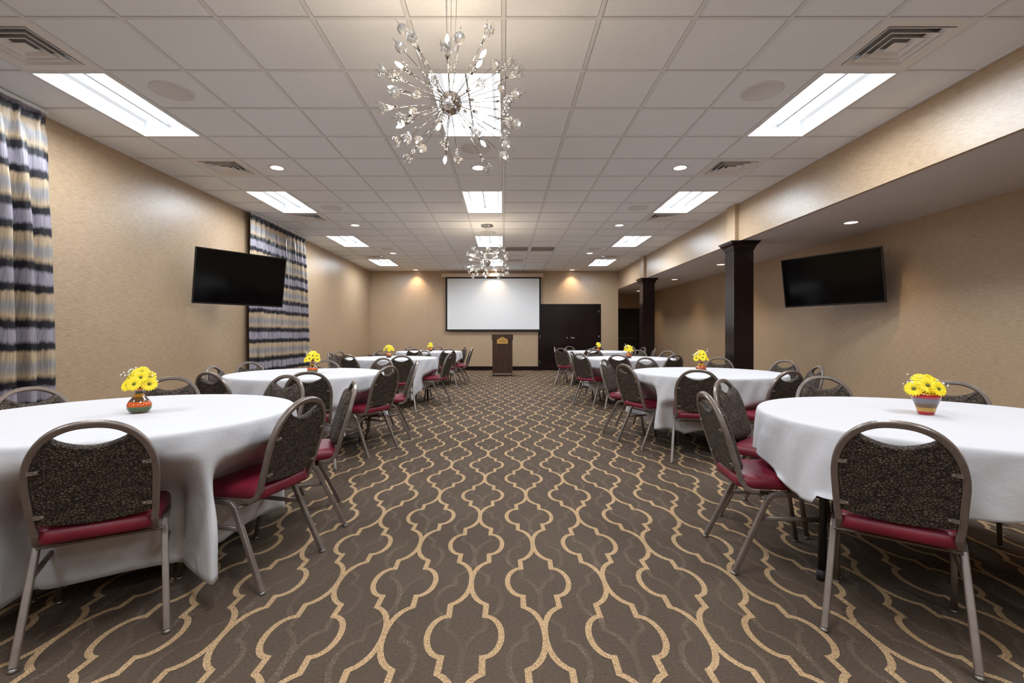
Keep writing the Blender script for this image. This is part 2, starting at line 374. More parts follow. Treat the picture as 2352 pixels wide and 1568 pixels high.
# doors
def door(name, x0, x1, z1, y, leaves, fr=.055):
    r = bpy.data.objects.new(name, None); C.objects.link(r); r.location = ((x0 + x1) / 2, y, 0); struct(r); hw = (x1 - x0) / 2
    f = MB(); f.box(-hw, -hw + fr, -.03, .1, 0, z1); f.box(hw - fr, hw, -.03, .1, 0, z1); f.box(-hw + fr, hw - fr, -.03, .1, z1 - fr, z1)
    f.box(-hw + fr, hw - fr, -.012, .02, z1 - fr - .012, z1 - fr)
    f.build('door_frame', M['wood'], r)
    xs = [(-hw + fr + .003, -.002), (.002, hw - fr - .003)] if leaves == 2 else [(-hw + fr + .003, hw - fr - .003)]
    lv = []
    for a, b in xs:
        l = MB().box(a, b, 0.005, .05, .008, z1 - fr - .014).build('door_leaf', M['wood'], r); lv.append(l)
    return r, lv, hw
dr, lv, hw = door('door_1', DX0, DX1, DZ, YB, 2)
for k, l in enumerate(lv):
    for z in (.25, 1.05, 1.85):
        x = (-hw + .06) if k == 0 else (hw - .06)
        MB().sweep([(x, -.004, z - .05), (x, -.004, z + .05)], .018, n=8).build('hinge', M['nickel'], l)
MB().lathe([(.0001, 0), (.03, 0), (.03, .01), (.014, .014), (.014, .024), (.0001, .024)], 16, (-.075, .005, 1.02), Matrix.Rotation(PI / 2, 4, 'X')).build('deadbolt', M['brass'], lv[0])
h = MB().lathe([(.0001, 0), (.028, 0), (.028, .008), (.01, .012), (.01, .05), (.0001, .05)], 16, (.07, .005, 1.02), Matrix.Rotation(PI / 2, 4, 'X'))
h.sweep([(.07, -.04, 1.02), (.10, -.045, 1.022), (.14, -.045, 1.018), (.18, -.04, 1.012)], .02, .014, n=8); h.build('lever_handle', M['nickel'], lv[1])
dr, lv, hw = door('door_2', D2[0], D2[1], D2[2], YE, 1)
b = MB().box(-hw + .12, hw - .12, -.06, -.04, .98, 1.03).box(-hw + .12, -hw + .2, -.05, .005, .975, 1.035).box(hw - .2, hw - .12, -.05, .005, .975, 1.035); b.build('push_bar', M['black'], lv[0])

# columns
def column(y0, label):
    x0, x1, y1 = 3.545, 3.845, y0 + .30; xc, yc = (x0 + x1) / 2, y0 + .15
    r = thing('wooden_column', label, 'column', (xc, yc, 0), group='dark wooden columns along the soffit'); h = .15
    MB().box(-h, h, -h, h, .1, SOF - .1).build('shaft', M['wood'], r)
    b = MB(); 
    for e, za, zb in ((.02, 0, .14), (.012, .14, .16)): b.box(-h - e, h + e, -h - e, h + e, za, zb)
    b.build('base', M['wood'], r)
    c = MB(); pr = [(0, -.13), (.012, -.128), (.012, -.112), (.02, -.10), (.026, -.08), (.04, -.055), (.058, -.04), (.062, -.022), (.075, -.02), (.075, -.001)]
    vs = []; fs = []
    for e, z in pr:
        for sx, sy in ((-1, -1), (1, -1), (1, 1), (-1, 1)): vs.append((sx * (h + e), sy * (h + e), SOF + z))
    for i in range(len(pr) - 1):
        for j in range(4): fs.append((i * 4 + j, i * 4 + (j + 1) % 4, (i + 1) * 4 + (j + 1) % 4, (i + 1) * 4 + j))
    k = (len(pr) - 1) * 4; fs.append((k, k + 1, k + 2, k + 3)); fs.append((3, 2, 1, 0)); c.add(vs, fs); c.build('capital', M['wood'], r)
    MB().box(3.565 - xc, XR - xc - .001, -.135, .135, SOF + .001, CEIL - .001).build('upper_casing', M['wall_x'], r)
column(7.37, 'dark glossy wooden column beside the right wall television, nearer the camera')
column(12.2, 'dark glossy wooden column farther back, near the double doors')

# ---------------------------------------------------------------- ceiling fixtures
SIDE = {-6: 'left row', -1: 'middle row', 4: 'right row'}
ORD = {6: 'nearest the camera', 11: 'second from the camera', 16: 'third from the camera', 21: 'closest to the projection screen wall'}
a, b_, L_ = .29, .595, 0
tm_f = MB(); lo, hi = .012, .0
# origin: centre of the 2x4 opening at ceiling level
for (x0, x1, y0, y1) in ((-.293, -.275, -.598, .598), (.275, .293, -.598, .598), (-.275, .275, -.598, -.58), (-.275, .275, .58, .598)): tm_f.box(x0, x1, y0, y1, -.001, .014)
tm_r = MB(); pr = [(-.275, .012), (-.262, .06), (-.235, .105), (-.20, .125)]
for sx in (1, -1):
    for (xa, za), (xb, zb) in zip(pr, pr[1:]): tm_r.quad((sx * xa, -.58, za), (sx * xa, .58, za), (sx * xb, .58, zb), (sx * xb, -.58, zb))
for sy in (1, -1):
    tm_r.quad((-.275, sy * .58, .012), (.275, sy * .58, .012), (.235, sy * .50, .13), (-.235, sy * .50, .13))
tm_r.box(-.3, .3, -.6, .6, .16, .165)
tm_l = MB(); n = 8
for s_ in (1, -1):
    pts = []
    for k in range(n + 1):
        u = k / n; x = .012 + u * .225; z = .085 + .045 * math.sin(PI * (.15 + .62 * u)); pts.append((s_ * x, z))
    for (xa, za), (xb, zb) in zip(pts, pts[1:]):
        vs = [(xa, -.54, za), (xa, .54, za), (xb, .54, zb), (xb, -.54, zb)]
        tm_l.add(vs if s_ > 0 else vs[::-1], [(3, 2, 1, 0)][:1], 0, True)
tm_c = MB().box(-.008, .008, -.54, .54, .074, .1)
me = {'frame': tm_f.mesh('frame', M['tee']), 'reflector': tm_r.mesh('reflector', M['refl']), 'lens': tm_l.mesh('lens', M['lens']), 'centre_bar': tm_c.mesh('centre_bar', M['rod'])}
for c in COLS:
    for r in TROWS:
        lab = f"long recessed ceiling light in the {SIDE[c]}, {ORD.get(r, {1: 'right above the camera', -4: 'behind the camera', -9: 'farthest behind the camera'}.get(r))}"
        t = thing('ceiling_light', lab, 'ceiling light', ((c + .5) * G, (r + 1) * G, CEIL), group='recessed fluorescent ceiling lights')
        for k, m_ in me.items():
            o = bpy.data.objects.new(k, m_); C.objects.link(o); o.parent = t
al = bpy.data.lights.new('fluorescent_tubes', 'AREA'); al.shape = 'RECTANGLE'; al.size = .42; al.size_y = 1.06; al.energy = TROF; al.color = (.86, .935, 1.0); al.spread = math.radians(176)
for t in [o for o in C.objects if o.name.startswith('ceiling_light')]:
    o = bpy.data.objects.new('fluorescent_tubes', al); C.objects.link(o); o.parent = t; o.location = (0, 0, .07)
# diffusers: nested square cones
def square_ring(mb, a0, z0, a1, z1, mi=0):
    vs = [(sx * a_, sy * a_, z) for a_, z in ((a0, z0), (a1, z1)) for sx, sy in ((-1, -1), (1, -1), (1, 1), (-1, 1))]
    mb.add(vs, [(j, (j + 1) % 4, 4 + (j + 1) % 4, 4 + j) for j in range(4)], mi)
vf = MB(); square_ring(vf, .293, .002, .225, .002); square_ring(vf, .293, .002, .293, .02); square_ring(vf, .225, .002, .222, .05)
vb = MB().box(-.26, .26, -.26, .26, .07, .075)
vc = []
for q in (.215, .16, .105):
    m_ = MB(); square_ring(m_, q + .009, -.004, q, -.004); square_ring(m_, q, -.004, q - .034, .03); square_ring(m_, q + .009, -.003, q - .030, .034); vc.append(m_)
m_ = MB().box(-.05, .05, -.05, .05, -.002, .004); vc.append(m_)
vme = [('frame', vf.mesh('frame', M['vent'])), ('backing', vb.mesh('backing', M['ventdark']))] + [('louver', x.mesh('louver', M['vent'])) for x in vc]
VL = {(-6, 5): 'square air vent in front of the nearest left ceiling light', (4, 5): 'square air vent in front of the nearest right ceiling light',
      (-6, 9): 'square air vent before the second left ceiling light', (4, 9): 'square air vent before the second right ceiling light',
      (-6, 13): 'square air vent just beyond the second left ceiling light', (4, 13): 'square air vent just beyond the second right ceiling light',
      (-6, 20): 'square air vent before the farthest left ceiling light', (4, 20): 'square air vent before the farthest right ceiling light',
      (0, 21): 'square air vent right of the far chandelier, close to the back wall'}
for (c, r) in vents:
    t = thing('air_vent', VL[(c, r)], 'air vent', ((c + .5) * G, (r + .5) * G, CEIL), group='square ceiling air vents')
    for k, m_ in vme:
        o = bpy.data.objects.new(k, m_); C.objects.link(o); o.parent = t
for k, (c, r) in enumerate(grilles):
    t = thing('return_grille', ('grey return air grille next to the far chandelier', 'grey return air grille right of its twin on the ceiling')[k], 'air grille', ((c + .5) * G, (r + .5) * G, CEIL), group='grey return grilles')
    g = MB(); square_ring(g, .293, .002, .265, .001); g.build('frame', M['vent'], t)
    g = MB().box(-.265, .265, -.265, .265, .012, .014)
    for i in range(26): 
        y = -.258 + i * .0206; g.add([(-.265, y, .002), (.265, y, .002), (.265, y + .012, .011), (-.265, y + .012, .011)], [(0, 3, 2, 1)])
    g.build('louver_panel', M['grille'], t)
sp = MB().lathe([(.165, .003), (.162, -.006), (.145, -.008), (.142, -.004), (.0001, -.007)], 40)
spm = sp.mesh('ceiling_speaker', M['speaker'])
SO = {6: 'nearest the camera', 12: 'second from the camera', 18: 'farthest from the camera'}
for c, r in speaks:
    lab = (f"round flush ceiling speaker on the {'left' if c == -5 else 'right'}, {SO[r]}" if c != -1 else
           ('round flush ceiling speaker just beyond the near chandelier' if r == 8 else 'round flush ceiling speaker beside the far chandelier mount'))
    o = bpy.data.objects.new('ceiling_speaker', spm); C.objects.link(o); o.location = ((c + .5) * G, (r + .5) * G, ZT - .001); tag(o, lab, 'speaker', 'round ceiling speakers')
rg = MB().lathe([(.078, .001), (.094, 0), (.094, -.004), (.09, -.006), (.076, -.003)], 28, caps=False)
cn = MB(); cn.lathe([(.076, -.003), (.066, .05), (.05, .085), (.0001, .09)], 28, caps=False)
lp = MB().lathe([(.0001, .026), (.04, .027), (.064, .032), (.066, .04), (.0001, .04)], 24)
dme = [('trim_ring', rg.mesh('trim_ring', M['ring'])), ('reflector', cn.mesh('reflector', M['can'])), ('lamp', lp.mesh('lamp', M['lamp']))]
def downlight(x, y, z, lab, p):
    t = thing('downlight', lab, 'downlight', (x, y, z), group='small round downlights')
    for k, m_ in dme:
        o = bpy.data.objects.new(k, m_); C.objects.link(o); o.parent = t
    l = bpy.data.lights.new('downlight_beam', 'SPOT'); l.energy = p; l.color = (1, .74, .48); l.spot_size = math.radians(100); l.spot_blend = .75; l.shadow_soft_size = .03
    o = bpy.data.objects.new('downlight_beam', l); C.objects.link(o); o.parent = t; o.location = (0, 0, .018)
DO = {9: 'first row ahead of the camera', 14: 'second row ahead of the camera', 19: 'third row ahead of the camera', 24: 'last row at the back wall'}
for c, r in downs:
    lab = f"small round downlight {({-5: 'on the left', -1: 'in the middle', 3: 'on the right'})[c]}, {DO.get(r, 'row %s the camera' % ('above' if r > 0 else 'behind'))}"
    downlight((c + .5) * G, (r + .5) * G, ZT, lab, HALO * (1.0 if r == 24 else .55))
AO = ['behind the camera', 'beside the camera', 'nearest, above the television', 'second, left of the near column', 'third, between the two columns', 'farthest, by the dark corridor door']
for (x, y), w_ in zip(holes, AO): downlight(x, y, SOF, 'small round downlight in the low alcove ceiling, ' + w_, HALO * .5)

# chandeliers
def chandelier(name_lab, cx, cy, seed):
    rnd = random.Random(seed); cz = 2.455
    t = thing('chandelier', name_lab, 'chandelier', (cx, cy, cz), group='starburst crystal chandeliers')
    tp = CEIL - cz
    MB().lathe([(.0001, 0), (.11, 0), (.11, -.018), (.10, -.024), (.0001, -.024)], 32, (0, 0, tp)).build('canopy', M['chrome'], t)
    for x, y in ((-.03, .02), (-.02, -.03), (.035, .01), (.0, .035)):
        MB().sweep([(x, y, tp - .024), (x * .5, y * .5, .06)], .0028, n=5).build('cable', M['chrome'], t)
    MB().ball((0, 0, 0), .066, 16).build('hub', M['chrome'], t)
    k = 0; golden = 2.399963
    rows = [(14, 11), (27, 10), (41, 7)]
    typ_cycle = ['ball', 'spray', 'bulb', 'spray', 'ball', 'bulb', 'spray']
    for sg in (1, -1):
        for ri, (el, cnt) in enumerate(rows):
            for i in range(cnt):
                az = 2 * PI * (i + (.5 if ri % 2 else 0) + (.25 if sg > 0 else 0)) / cnt + rnd.uniform(-.08, .08); e = math.radians(el + rnd.uniform(-4, 4)) * sg
                d = Vector((math.cos(e) * math.cos(az), math.cos(e) * math.sin(az), math.sin(e)))
                q = d.to_track_quat('Z', 'Y').to_matrix().to_4x4()
                ty = typ_cycle[k % 7]; k += 1
                if ty == 'bulb':
                    R = rnd.uniform(.24, .29)
                    a_ = MB().sweep([d * .05, d * R], .005, n=6).build('bulb_arm', M['chrome'], t)
                    MB().sweep([d * (R - .002), d * (R + .055)], .018, n=10).build('socket', M['chrome'], a_)
                    pr = [(.0001, 0), (.0065, .002), (.0105, .016), (.0105, .026), (.006, .042), (.0001, .05)]
                    MB().lathe(pr, 10, d * (R + .055), q).build('bulb', M['bulb'], a_)
                elif ty == 'ball':
                    R = rnd.uniform(.36, .43)
                    a_ = MB().sweep([d * .05, d * (R - .028)], .0042, n=6).sweep([d * (R + .024), d * (R + .06)], .003, n=5).build('crystal_arm', M['chrome'], t)
                    b2 = MB(); n_ = 7
                    b2.lathe([(max(.0285 * math.sin(PI * i_ / n_), 1e-4), -.0285 * math.cos(PI * i_ / n_)) for i_ in range(n_ + 1)], 10, d * R, q, smooth=False)
                    b2.build('crystal_ball', M['crystal'], a_)
                else:
                    R = rnd.uniform(.30, .35)
                    a_ = MB().sweep([d * .05, d * R], .0042, n=6); cr = MB(); rr = MB()
                    for j in range(8):
                        aa = 2 * PI * j / 7; sp_ = .26 if j < 7 else 0; dd = (q @ Vector((math.sin(sp_) * math.cos(aa), math.sin(sp_) * math.sin(aa), math.cos(sp_)))).normalized()
                        l1 = .08 + (.014 if j % 2 else 0); rr.sweep([d * R, d * R + dd * (l1 + .028)], .0022, n=4); cr.ico(d * R + dd * l1, .011)
                    a_.lathe([(.0001, -.006), (.007, -.006), (.007, .006), (.0001, .006)], 8, d * R, q)
                    a_ = a_.build('spray_arm', M['chrome'], t); rr.build('spray_wires', M['chrome'], a_); cr.build('crystal_beads', M['crystal'], a_)
    return t
chandelier('large starburst crystal chandelier hanging closest to the camera', -.305, 2.745, 4)
chandelier('starburst crystal chandelier hanging farther back, in front of the projection screen', -.305, 8.845, 9)

# ---------------------------------------------------------------- projection screen, televisions, lectern
sc = thing('projection_screen', 'white pull-down projection screen with black border on the back wall', 'screen', (-.317, YB, 1.0))
px = lambda x, Y: (x - VX) * Y / F
Ys = YB - .10; cx = -.317
sx0, sx1, sz0, sz1 = px(1023.5, Ys) - cx, px(1242, Ys) - cx, EYE + 9 * Ys / F - 1, EYE + 132 * Ys / F - 1
MB().box(sx0, sx1, -.102, -.100, sz0, sz1).build('black_border', M['screenblack'], sc)
MB().box(px(1027.5, Ys) - cx, px(1238.5, Ys) - cx, -.1035, -.1022, EYE + 11.8 * Ys / F - 1, EYE + 128.5 * Ys / F - 1).build('screen_fabric', M['screen'], sc)
h = MB(); zc = EYE + 136 * Ys / F - 1
h.sweep([(px(1015, Ys) - cx, -.085, zc), (px(1248, Ys) - cx, -.085, zc)], .12, .13, n=16, side=(0, 0, 1), power=.5); h.build('housing', M['beige'], sc)
MB().sweep([(sx0 - .02, -.10, sz0 - .005), (sx1 + .02, -.10, sz0 - .005)], .03, .02, n=8, side=(0, 0, 1)).build('bottom_bar', M['screenblack'], sc)

def tv(p0, p1, zc, hgt, tilt, lab, wall_x, screw=False):
    p0, p1 = Vector(p0), Vector(p1); u = (p1 - p0); wdt = u.length; u.normalize(); ang = math.atan2(u.y, u.x)
    c = (p0 + p1) / 2
    t = thing('television', lab, 'television', (c.x, c.y, zc), ang, 'wall televisions')
    Rm = Matrix.Rotation(math.radians(tilt), 4, 'X'); hh, hw_ = hgt / 2, wdt / 2
    bz = MB(); bw = .017
    bz.box(-hw_, hw_, -.012, .012, -hh, -hh + bw + .006, 0, Rm); bz.box(-hw_, hw_, -.012, .012, hh - bw, hh, 0, Rm)
    bz.box(-hw_, -hw_ + bw, -.012, .012, -hh + bw + .006, hh - bw, 0, Rm); bz.box(hw_ - bw, hw_, -.012, .012, -hh + bw + .006, hh - bw, 0, Rm)
    bz.build('bezel', M['black'], t)
    MB().box(-hw_ + bw, hw_ - bw, -.006, .010, -hh + bw + .006, hh - bw, 0, Rm).build('screen_panel', M['glass_black'], t)
    bk = MB().box(-hw_ + .01, hw_ - .01, .012, .03, -hh + .01, hh - .01, 0, Rm).box(-hw_ * .6, hw_ * .6, .03, .055, -hh * .8, hh * .3, 0, Rm); bk.build('back_cover', M['black'], t)
    # swing arm to the wall
    inv = Matrix.Rotation(-ang, 3, 'Z'); wall_x -= .0125 if wall_x > 0 else -.0125; wl = inv @ Vector((wall_x - c.x, 0, 0))
    ar = MB(); d = wl.normalized()
    s_ = 1 if wall_x > 0 else -1
    wl2 = inv @ Vector((wall_x - c.x, .25 * 1, 0))
    ar.sweep([(0, .055, -.02), (wl2.x * .45, wl2.y * .45 + .12, -.02), (wl2.x * .985, wl2.y * .985, -.02)], .04, .06, n=8, side=(0, 0, 1), power=.5)
    ar.build('swing_arm', M['black'], t)
    q = inv.to_4x4(); q.translation = wl2 + Vector((0, 0, -.02)); MB().box(-.001 if s_ > 0 else -.011, .011 if s_ > 0 else .001, -.1, .1, -.15, .15, 0, q).build('wall_plate', M['black'], t)
    if screw: MB().ball((0, 0, -hh - .012), .009, 8, sz=.5).build('indicator', M['cord'], t)
    return t
tv((-4.10, 6.33, 0), (-3.38, 7.37, 0), 1.92, .75, 8.5, 'large black television angled out from the left wall beside the curtain', XL)
tv((4.30, 7.36, 0), (4.90, 6.16, 0), 1.905, .73, 8.5, 'large black television angled out from the right alcove wall', XA, True)

lc = thing('lectern', 'dark walnut lectern on casters with a gold plaque, below the projection screen', 'lectern', (-.035, 12.97, 0))
lb = MB(); Wd = .272
lb.box(-Wd, Wd, 0, .42, .082, 1.0); 
lb.build('body', M['walnut'], lc)
tp = MB(); vs = [(-.29, -.02, .99), (.29, -.02, .99), (.29, .44, .99), (-.29, .44, .99), (-.29, -.02, 1.135), (.29, -.02, 1.135), (.29, .44, 1.05), (-.29, .44, 1.05)]
tp.add(vs, [(0, 3, 2, 1), (4, 5, 6, 7), (0, 1, 5, 4), (2, 3, 7, 6), (0, 4, 7, 3), (1, 2, 6, 5)]); tp.build('top', M['walnut'], lc)
for x in (-.24, .24):
    for y in (.03, .39):
        cst = MB().sweep([(x - .014, y, .04), (x + .014, y, .04)], .078, n=16).build('caster', M['rubber'], lc)
        MB().box(x - .02, x + .02, y - .02, y + .025, .045, .084).build('fork', M['nickel'], cst)
pq = MB(); zq = EYE - (789.3 - VY) * 12.9 / F; pw = .147; sh = .105; pk = .185
out = [(-pw, 0), (pw, 0), (pw, sh), (.02, pk - .004), (0, pk), (-.02, pk - .004), (-pw, sh)]
y_a, y_b = -.026, -.0202
vs = [(x, y_a, z) for x, z in out] + [(x, y_b, z) for x, z in out]; n = len(out)
pq.add(vs, [tuple(range(n)), tuple(range(2 * n - 1, n - 1, -1))] + [(i, n + i, n + (i + 1) % n, (i + 1) % n) for i in range(n)])
po = pq.build('plaque', M['plaque'], lc, (0, 0, zq))
def text(s_, size, x, z, y, m_, parent, bold=0):
    cu = bpy.data.curves.new('lettering', 'FONT'); cu.body = s_; cu.size = size; cu.align_x = 'CENTER'; cu.extrude = .0008; cu.offset = bold
    tmp = bpy.data.objects.new('tmp', cu); C.objects.link(tmp); dg = bpy.context.evaluated_depsgraph_get(); dg.update()
    me_ = bpy.data.meshes.new_from_object(tmp.evaluated_get(dg)); bpy.data.objects.remove(tmp); bpy.data.curves.remove(cu)
    me_.materials.clear(); me_.materials.append(m_); me_.name = 'lettering'
    o = bpy.data.objects.new('lettering', me_); C.objects.link(o); o.parent = parent; o.location = (x, y, z); o.rotation_euler = (PI / 2, 0, 0); return o
text('WINGATE', .042, 0, .068, -.0265, M['ink'], po, .001)
text('BY WYNDHAM', .022, 0, .038, -.0265, M['ink'], po)
em = MB()
for q in range(8):
    a_ = PI * q / 4; em.add([(.004 * math.cos(a_ - .6), -.0272, .137 + .004 * math.sin(a_ - .6)), (.024 * math.cos(a_ - .16), -.0272, .137 + .024 * math.sin(a_ - .16)), (.024 * math.cos(a_ + .16), -.0272, .137 + .024 * math.sin(a_ + .16)), (.004 * math.cos(a_ + .6), -.0272, .137 + .004 * math.sin(a_ + .6))], [(0, 1, 2, 3)])
em.build('emblem', M['ink'], po)
# small cabinet in the far left corner
cb = thing('side_cabinet', 'small dark low cabinet in the far left corner of the room', 'cabinet', (-3.95, 14.8, 0))
MB().box(-.16, .16, -.2, .2, .03, .47).build('body', M['wood'], cb); MB().box(-.19, .19, -.23, .22, .47, .495).build('top', M['wood'], cb)

# ---------------------------------------------------------------- curtains
def curtain(y0, y1, label, flare0, flare1, seed, npl, dark_back=False, wand=None):
    rnd = random.Random(seed); zt = CEIL - .035; zh = zt - .13; zb = .02
    t = thing('curtain', label, 'curtain', (XL + .125, (y0 + y1) / 2, 0), group='striped curtains on the left wall')
    yc = (y0 + y1) / 2; nu = npl * 12; zs = [zt, zt - .05, zt - .09, zh, zh - .06, zh - .14, zh - .25, zh - .4] + [zh - .4 - (zh - .4 - zb) * k / 26 for k in range(1, 27)]
    ph = [rnd.uniform(-.5, .5) for _ in range(npl * 2 + 2)]; am = [rnd.uniform(.6, 1.25) for _ in range(npl * 2 + 2)]
    vs = []; fs = []
    for z in zs:
        for i in range(nu + 1):
            u = i / nu; k = u * npl; ip = int(min(k, npl - .001)); fr = k - ip
            d = max(0, (zh - z)) / (zh - zb); g = min(1, d * 3.5)
            y = y0 + (y1 - y0) * u + (flare1 * u + flare0 * (1 - u)) * d ** .6
            y += .012 * g * math.sin(5 * u * npl + ph[ip] * 3)
            if z >= zh - .001:      # header: pinch pleats standing proud
                pin = math.exp(-((fr - .5) / .13) ** 2); x = .018 * math.cos(2 * PI * fr) * (1 - .2) - (.022 * pin if z > zh + .02 else .034 * pin)
                x = -.02 * (1 - pin) + .028 * pin * (1 if z > zh + .03 else .6)
                if z == zt: x *= .7
            else:
                s1 = -math.cos(2 * PI * fr); s1 = math.copysign(abs(s1) ** .7, s1) * am[ip]
                x = (.026 + .036 * g) * s1 + .014 * g * math.sin(2 * PI * (k * .5 + ph[ip + 1])) + .006 * math.sin(23 * u * npl + 3 * z)
            vs.append((x, y - yc, z))
    m_ = nu + 1
    for r in range(len(zs) - 1):
        for i in range(nu): fs.append((r * m_ + i, r * m_ + i + 1, (r + 1) * m_ + i + 1, (r + 1) * m_ + i))
    o = MB().add(vs, [f[::-1] for f in fs], 0, True).build('curtain_panel', M['curtain'], t)
    so = o.modifiers.new('thickness', 'SOLIDIFY'); so.thickness = .003
    MB().box(-.015, .01, y0 - yc, y1 - yc, zt + .001, CEIL - .004).build('track', M['tee'], t)
    if wand: MB().sweep([(.075, wand - yc, zt - .1), (.078, wand - yc, 1.7)], .009, n=6).build('draw_wand', M['cord'], t)
curtain(2.2, 4.31, 'striped black, lavender and gold curtain at the left edge of the photo', 0, .10, 3, 12)
curtain(7.80, 9.08, 'striped curtain panel behind the left television', -.02, .02, 5, 8, wand=8.98)
curtain(9.10, 9.92, 'striped curtain panel just right of the left television', .0, .22, 8, 5)
struct(MB().box(XL + .001, XL + .012, 2.5, 4.2, .35, 2.95).build('window_1', M['black']))
struct(MB().box(XL + .001, XL + .012, 8.0, 9.75, .35, 2.95).build('window_2', M['black']))

# ---------------------------------------------------------------- the banquet chair (origin on the floor, faces +X)
def back_x(z): return -.20 - .31 * (z - .416)
LEAN = math.atan(.31)
def back_outline(inset, n=40):
    # (y, z) of the crown-back frame centreline from right foot to left foot, inset towards the middle
    pts = []; zc, hw_, zt = .615, .180, .822
    for k in range(6): z = .47 + (zc - .47) * k / 6; pts.append((.168 + (hw_ - .168) * ((z - .40) / (zc - .40)) ** .7 - inset, z))
    for k in range(n + 1):
        a_ = PI * k / n; c_, s_ = math.cos(a_), math.sin(a_)
        pts.append((math.copysign(abs(c_) ** .86, c_) * (hw_ - inset), zc + (zt - zc - inset) * abs(s_) ** .92))
    for k in range(5, -1, -1): z = .47 + (zc - .47) * k / 6; pts.append((-(.168 + (hw_ - .168) * ((z - .40) / (zc - .40)) ** .7 - inset), z))
    return pts
def pillow(mb, out, to3, layers, mi=0):
    # out: closed 2D outline (ccw); layers: (inset, depth); caps both ends
    n = len(out); rings = []
    def off(d):
        r = []
        for i in range(n):
            a_, b2, c2 = Vector(out[i - 1]), Vector(out[i]), Vector(out[(i + 1) % n])
            e1 = (b2 - a_).normalized(); e2 = (c2 - b2).normalized(); nn = Vector((-e1.y - e2.y, e1.x + e2.x))
            nn.normalize(); k = max(.5, nn.dot(Vector((-e1.y, e1.x)))); r.append(b2 + nn * d / k)
        return r
    cx_ = sum(p[0] for p in out) / n; cy_ = sum(p[1] for p in out) / n
    vs = []
    for ins, dep in layers:
        if ins < .017: q = off(ins)
        else: q = [Vector((cx_ + (p.x - cx_) * (1 - (ins - .016) / .16), cy_ + (p.y - cy_) * (1 - (ins - .016) / .16))) for p in off(.016)]
        vs += [to3(p.x, p.y, dep) for p in q]
    fs = []
    for r in range(len(layers) - 1):
        for j in range(n): j2 = (j + 1) % n; fs.append((r * n + j, r * n + j2, (r + 1) * n + j2, (r + 1) * n + j))
    mb.add(vs, fs, mi, True); b0 = len(mb.v) - len(vs)
    for ring, flip in ((0, True), (len(layers) - 1, False)):      # fans to a middle point, slightly domed at the front
        c_ = len(mb.v); mb.v.append(tuple(to3(cx_, cy_, layers[ring][1] + (0 if flip else .003))))
        for j in range(n):
            t_ = [b0 + ring * n + j, b0 + ring * n + (j + 1) % n, c_]; mb.f.append(t_[::-1] if flip else t_); mb.m.append(mi); mb.sm.append(not flip)
